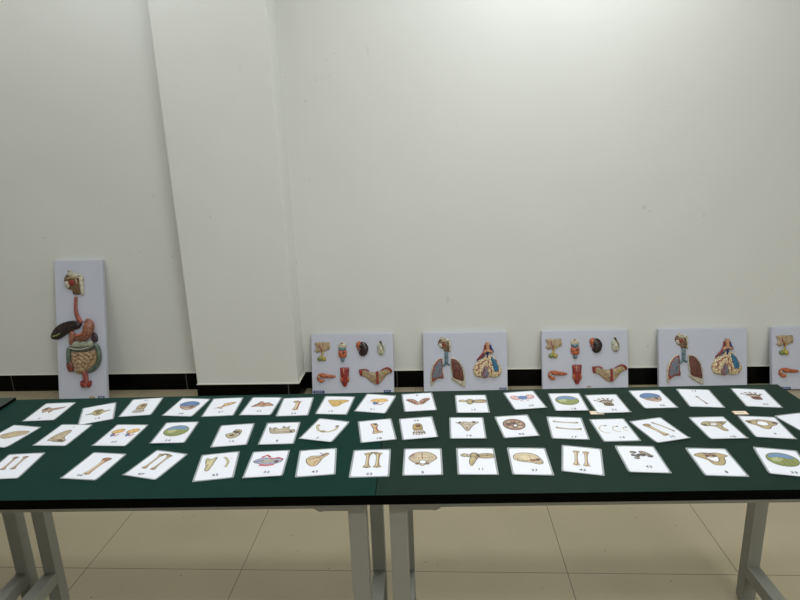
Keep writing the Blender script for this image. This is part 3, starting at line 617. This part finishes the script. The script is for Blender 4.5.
def board_a(label):
    b = new_board(BW, BL, BTK, label, 'organ boards with eight small models'); kk = .00083
    R = Relief(b, lambda x, y: ((x-86)*BW/625, BL-(y-83)*kk), kk)
    h = R.dome('pituitary_model', [(112,145),(150,140),(190,142),(226,140),(232,170),(228,196),(205,202),(190,212),(165,205),(135,222),(110,205),(126,190),(118,165)], 12*kk, BEIGE, c=(170,178), sm=False)
    R.tube('vessel', [(146,155),(156,180),(165,205),(170,225)], 3.5, REDM, h, 9*kk)
    R.tube('stalk', [(176,196),(172,220),(166,240),(160,262)], 7, YELM, h, 4*kk)
    R.ov('green_lobe', 152, 266, 20, 18, 16*kk, GREENM, parent=h); R.ov('yellow_lobe', 183, 266, 16, 19, 15*kk, YELM, parent=h)
    h = R.dome('larynx_model', [(296,160),(306,148),(325,143),(345,148),(356,162),(352,190),(325,196),(300,188)], 20*kk, CREAM)
    R.ov('cut_opening', 325, 150, 12, 4, 5*kk, REDM, parent=h, base=14*kk)
    R.dome('cartilage', [(300,182),(326,176),(350,182),(348,206),(326,212),(304,206)], 22*kk, BLUEG, h)
    R.dome('thyroid', [(300,204),(318,208),(334,208),(350,202),(358,225),(352,256),(332,262),(316,262),(300,252),(294,226)], 24*kk, ORANGE, h)
    R.ov('notch', 336, 222, 7, 8, 6*kk, DARKM, a=30, parent=h, base=20*kk)
    R.tube('windpipe', [(326,262),(326,275),(326,288)], [13,14,12], BLUEG, h)
    h = R.dome('kidney_model', [(470,142),(500,148),(520,175),(522,205),(508,238),(480,250),(456,238),(452,218),(466,200),(458,180),(450,162)], 26*kk, DARKM)
    R.dome('adrenal_gland', [(434,150),(450,138),(470,142),(468,165),(458,185),(444,190),(434,175)], 22*kk, ORANGE, h)
    R.tube('renal_vessel', [(440,196),(452,202),(462,206)], 6, REDM, h, 8*kk)
    h = R.dome('testis_model', [(600,158),(612,150),(628,152),(642,165),(650,190),(646,225),(632,242),(608,242),(594,222),(590,190),(594,168)], 16*kk, PALEGR)
    R.dome('highlight_streak', [(612,176),(628,172),(636,190),(634,220),(620,232),(610,216),(608,192)], 9*kk, CREAM, h, base=12*kk)  # white highlight on the oval, modelled as a raised cream streak
    R.tube('dark_seam', [(620,140),(622,158),(634,180),(636,205)], 3.5, DARKM, h, 14*kk); R.ov('cord_end', 617, 146, 9, 10, 14*kk, BROWNM, parent=h)
    h = R.tube('pancreas_model', [(160,388),(175,394),(205,398),(238,402),(266,402)], [16,17,15,12,7], ORANGE)
    R.tube('duodenum', [(175,386),(150,390),(138,405),(142,425),(160,436),(178,432)], [9,11,12,12,12,9], ORANGE, h, 0); R.ov('duct_opening', 142, 404, 8, 7, 4*kk, CREAM, parent=h, base=16*kk)
    h = R.dome('gullet_model', [(306,338),(340,336),(372,338),(370,370),(368,405),(362,440),(350,476),(340,480),(326,478),(314,440),(308,405),(306,370)], 20*kk, REDM)
    R.ov('side_lobe', 316, 424, 11, 26, 22*kk, ORANGE, parent=h); R.ov('side_lobe', 363, 424, 9, 24, 22*kk, ORANGE, parent=h); R.tube('pale_strip', [(332,340),(333,360),(334,390)], 4, PEACH, h, 14*kk)
    h = R.dome('uterus_model', [(456,352),(486,356),(520,368),(552,374),(582,372),(620,360),(650,344),(682,346),(696,376),(668,388),(650,405),(628,435),(606,456),(586,466),(560,462),(530,440),(500,412),(478,394),(458,398)], 14*kk, BEIGE, c=(578,415))
    R.tube('red_tip', [(458,352),(462,372),(464,396)], [10,12,9], REDM, h, 2*kk)
    R.tube('red_rim', [(470,354),(500,352),(524,364)], 4.5, REDM, h, 8*kk)
    R.tube('red_rim', [(612,366),(636,350),(664,342),(688,356),(694,376)], [4,5,7,9,7], REDM, h, 6*kk)
    R.tube('central_canal', [(586,368),(588,400),(588,430),(590,460)], [9,8,9,11], REDM, h, 8*kk)
    R.ov('ovary', 648, 380, 15, 10, 9*kk, YELM, a=-20, parent=h, base=8*kk)
    return b
def board_b(label):
    b = new_board(BW, BL, BTK, label, 'lung boards with two models'); kx, ky = BW/605, .000837
    R = Relief(b, lambda x, y: ((x-100)*kx, BL-(y-96)*ky), ky); kk = ky
    head_section(R, 210, 140, .98)
    l = R.tube('windpipe', [(268,238),(268,270),(268,300),(266,322)], [13,14,13,12], BLUEG)
    R.tube('bronchus', [(266,318),(250,338),(232,352),(215,372)], [9,8,6,4], BLUEG, l); R.tube('bronchus', [(268,318),(278,330),(292,336)], [9,8,6], BLUEG, l)
    l = R.dome('sectioned_lung', [(238,284),(243,310),(240,345),(243,380),(248,412),(246,436),(214,438),(186,452),(160,492),(150,480),(150,430),(152,390),(164,345),(184,312),(212,288)], 14*kk, CREAM, c=(200,385), n=3)
    R.dome('red_lining', [(234,290),(238,330),(237,380),(242,430),(206,434),(162,458),(160,400),(174,345),(196,308),(216,292)], 6*kk, REDM, l, base=11*kk, c=(204,375))
    R.dome('lung_section', [(228,300),(232,335),(231,380),(234,422),(204,426),(170,440),(168,398),(180,350),(200,318),(216,302)], 5*kk, LUNGR, l, base=14*kk, c=(206,375))
    R.tube('bronchial_branch', [(232,350),(212,372),(196,392),(180,412)], [4,4,3,2], BLUEG, l, 17*kk); R.tube('bronchial_branch', [(212,372),(200,366),(192,352)], [3,3,2], BLUEG, l, 17*kk); R.tube('bronchial_branch', [(214,372),(220,394),(216,410)], [3,3,2], BLUEG, l, 17*kk)
    for i, q in enumerate(((158,470),(157,448),(157,426),(158,404),(162,382),(167,360),(175,340),(185,322),(197,306))): R.ov('rib_end', q[0], q[1], 4, 5.5, 4*kk, CREAM, parent=l, base=12*kk)
    l = R.dome('whole_lung', [(300,286),(322,284),(346,296),(368,322),(384,356),(394,396),(398,440),(400,500),(372,492),(334,466),(302,440),(308,420),(302,385),(297,340)], 18*kk, CREAM, c=(345,400), n=3)
    R.dome('lung_surface', [(304,292),(322,290),(344,302),(364,328),(378,360),(386,400),(390,452),(362,450),(334,440),(312,424),(310,385),(303,340)], 10*kk, LUNGB, l, base=13*kk, c=(345,380))
    for q in ((360,308),(374,330),(385,354),(392,380),(396,406),(398,432),(399,458)): R.ov('rib_end', q[0], q[1], 4, 5.5, 6*kk, CREAM, parent=l, base=12*kk)
    l = R.dome('lobule_model', [(556,262),(580,262),(606,278),(632,310),(650,345),(662,375),(655,408),(630,428),(600,434),(575,426),(545,436),(510,430),(480,424),(464,400),(460,370),(472,340),(495,310),(528,282)], 24*kk, LOBULE, c=(562,365))
    R.dome('blue_lobe', [(586,280),(602,286),(620,306),(634,335),(642,362),(634,384),(612,386),(602,360),(594,325)], 8*kk, TEALM, l, base=20*kk)
    R.dome('capillary_net', [(540,350),(556,360),(570,392),(566,418),(540,428),(516,416),(524,384)], 8*kk, LUNGR, l, base=21*kk)
    R.tube('red_branch', [(540,358),(536,385),(520,412)], 3.5, REDM, l, 26*kk); R.tube('red_branch', [(552,300),(520,320),(498,344),(492,380)], 2.6, REDM, l, 20*kk); R.tube('red_branch', [(570,300),(566,340),(590,372),(588,404)], 2.6, REDM, l, 24*kk)
    R.tube('airway', [(566,172),(566,200),(566,228)], [14,14,15], PEACH, l, 6*kk); R.tube('airway_fork', [(534,250),(550,236),(580,236),(600,248)], [7,12,12,7], PEACH, l, 8*kk)
    R.tube('blue_vessel', [(584,190),(590,215),(600,236),(608,246)], [6,7,7,4], BLUEM, l, 4*kk); R.tube('blue_vessel', [(566,240),(564,262),(562,290)], [8,7,3], BLUEM, l, 16*kk)
    R.tube('blue_vessel', [(548,262),(530,280),(505,300)], [3,3,2], BLUEM, l, 18*kk)
    R.tube('red_vessel', [(548,190),(545,220),(532,256),(505,286),(486,306)], [7,7,9,7,4], REDM, l, 2*kk)
    return b
GA = 'white board with eight organ models, '
xs_a = [(-.799, GA+'leaning on the wall nearest the pillar', [(.006,.078,.004,.021),(.455,.500,.006,.020)]), (.643, GA+'standing between the two lung boards', [(.075,.12,.004,.012)]), (2.015, GA+'cut off by the right frame edge', [(.055,.105,.001,.015)])]
for i, (x, lb, st) in enumerate(xs_a):
    if i == 0: first_a = b = board_a(lb)
    else: b = copy_tree(first_a); b['label'] = lb
    place_board(b, x, 3.512, 3.425, BL, BTK)
for (x, lb, st), b in zip(xs_a, [o for o in bpy.data.objects if o.name.startswith('anatomy_board')]):
    for s in st: sticker(b, *s)
b3 = [o for o in bpy.data.objects if o.name.startswith('anatomy_board')][1]
boxes('round_sticker', [(.27, .297, -.0012, .0002, .024, .033)], BEIGE, b3, .0005)
xs_b = [(-.091, 'white board with lungs and lobule model, second board right of the pillar'), (1.348, 'white board with lungs and lobule model, behind the red-brown hand card')]
first_b = board_b(xs_b[0][1]); place_board(first_b, xs_b[0][0], 3.512, 3.425, BL, BTK)
sb = copy_tree(first_b); sb['label'] = xs_b[1][1]; place_board(sb, xs_b[1][0], 3.512, 3.425, BL, BTK)
sticker(first_b, .468, .513, .017, .028)
# the tall digestive board
TLn, TW = .905, .312
tb = new_board(TW, TLn, .03, 'tall narrow white board with head, liver and intestine model, leaning at the left'); kt = .0017
Rt = Relief(tb, lambda x, y: ((x-57-14*(y-42)/518)*.00172+.003, TLn-(y-42)*.00167), kt)
head_section(Rt, 96, 92, .78)
Rt.tube('gullet', [(140,180),(138,205),(140,235),(148,258),(160,276)], [6,6,7,8,8], pm('painted_salmon', (178, 96, 80), (150, 72, 60)))
lv = Rt.dome('liver', [(44,326),(52,306),(66,290),(92,275),(125,268),(150,272),(160,284),(150,298),(124,306),(98,324),(72,338),(50,336)], 16*kt, DARKM, c=(100,304))
Rt.tube('green_rim', [(54,326),(72,322),(98,308)], [2.5,3,2], GREENM, lv, 12*kt)
st = Rt.tube('stomach', [(178,268),(192,282),(190,305),(176,326),(152,334),(132,322)], [10,19,20,17,12,8], PINKB)
Rt.tube('stomach_fold', [(184,282),(184,305),(168,320),(148,324)], 4, ORANGE, st, 22*kt)
Rt.dome('spleen', [(204,315),(216,322),(220,345),(206,352),(196,340)], 9*kt, pm('painted_purple', (84, 62, 72), (60, 44, 54)))
Rt.dome('duodenum', [(116,310),(128,306),(134,330),(130,355),(116,360),(112,340)], 12*kt, PINKB)
Rt.dome('pancreas', [(126,352),(150,344),(180,348),(202,346),(198,362),(160,370),(128,368)], 12*kt, PALEGR)
co = Rt.tube('colon', [(122,446),(113,420),(112,385),(116,372),(150,380),(190,374),(212,362),(222,372),(228,405),(222,432),(206,452),(184,462)], [7,8,8,7,7,7,7,8,8,8,7,5], COLONM, flat=1)
Rt.tube('white_band', [(118,370),(150,376),(190,370),(208,360)], 2, CREAM, co, 14*kt)
gu = Rt.dome('small_intestine', [(122,392),(150,386),(190,384),(210,378),(216,405),(210,432),(190,450),(170,462),(150,470),(136,460),(124,440)], 12*kt, GUT, c=(168,420))
for row in range(5):
    y = 396+row*14; x0_, x1_ = 126+row*3, 212-row*9
    Rt.tube('intestine_loop', [(x0_+(x1_-x0_)*i/6, y+(5 if i % 2 else -5)) for i in range(7)], 5.5, GUT, gu, 7*kt+.002*(2-abs(2-row)), n=4)
Rt.dome('caecum', [(104,424),(120,418),(130,440),(128,458),(114,460),(106,446)], 15*kt, pm('painted_rust', (150, 78, 62), (118, 54, 44)))
re = Rt.tube('rectum', [(168,456),(174,476),(176,498),(176,516)], [10,10,11,12], pm('painted_rose', (184, 104, 88), (146, 60, 54)))
for x, a in ((162,-15),(190,15)): Rt.ov('side_muscle', x, 508, 5, 14, 16*kt, REDM, a=a, parent=re)
place_board(tb, -2.393, 3.512, 3.305, TLn, .03)
sticker(tb, .200, .235, .033, .047, BEIGE, False); sticker(tb, .256, .298, .032, .048)
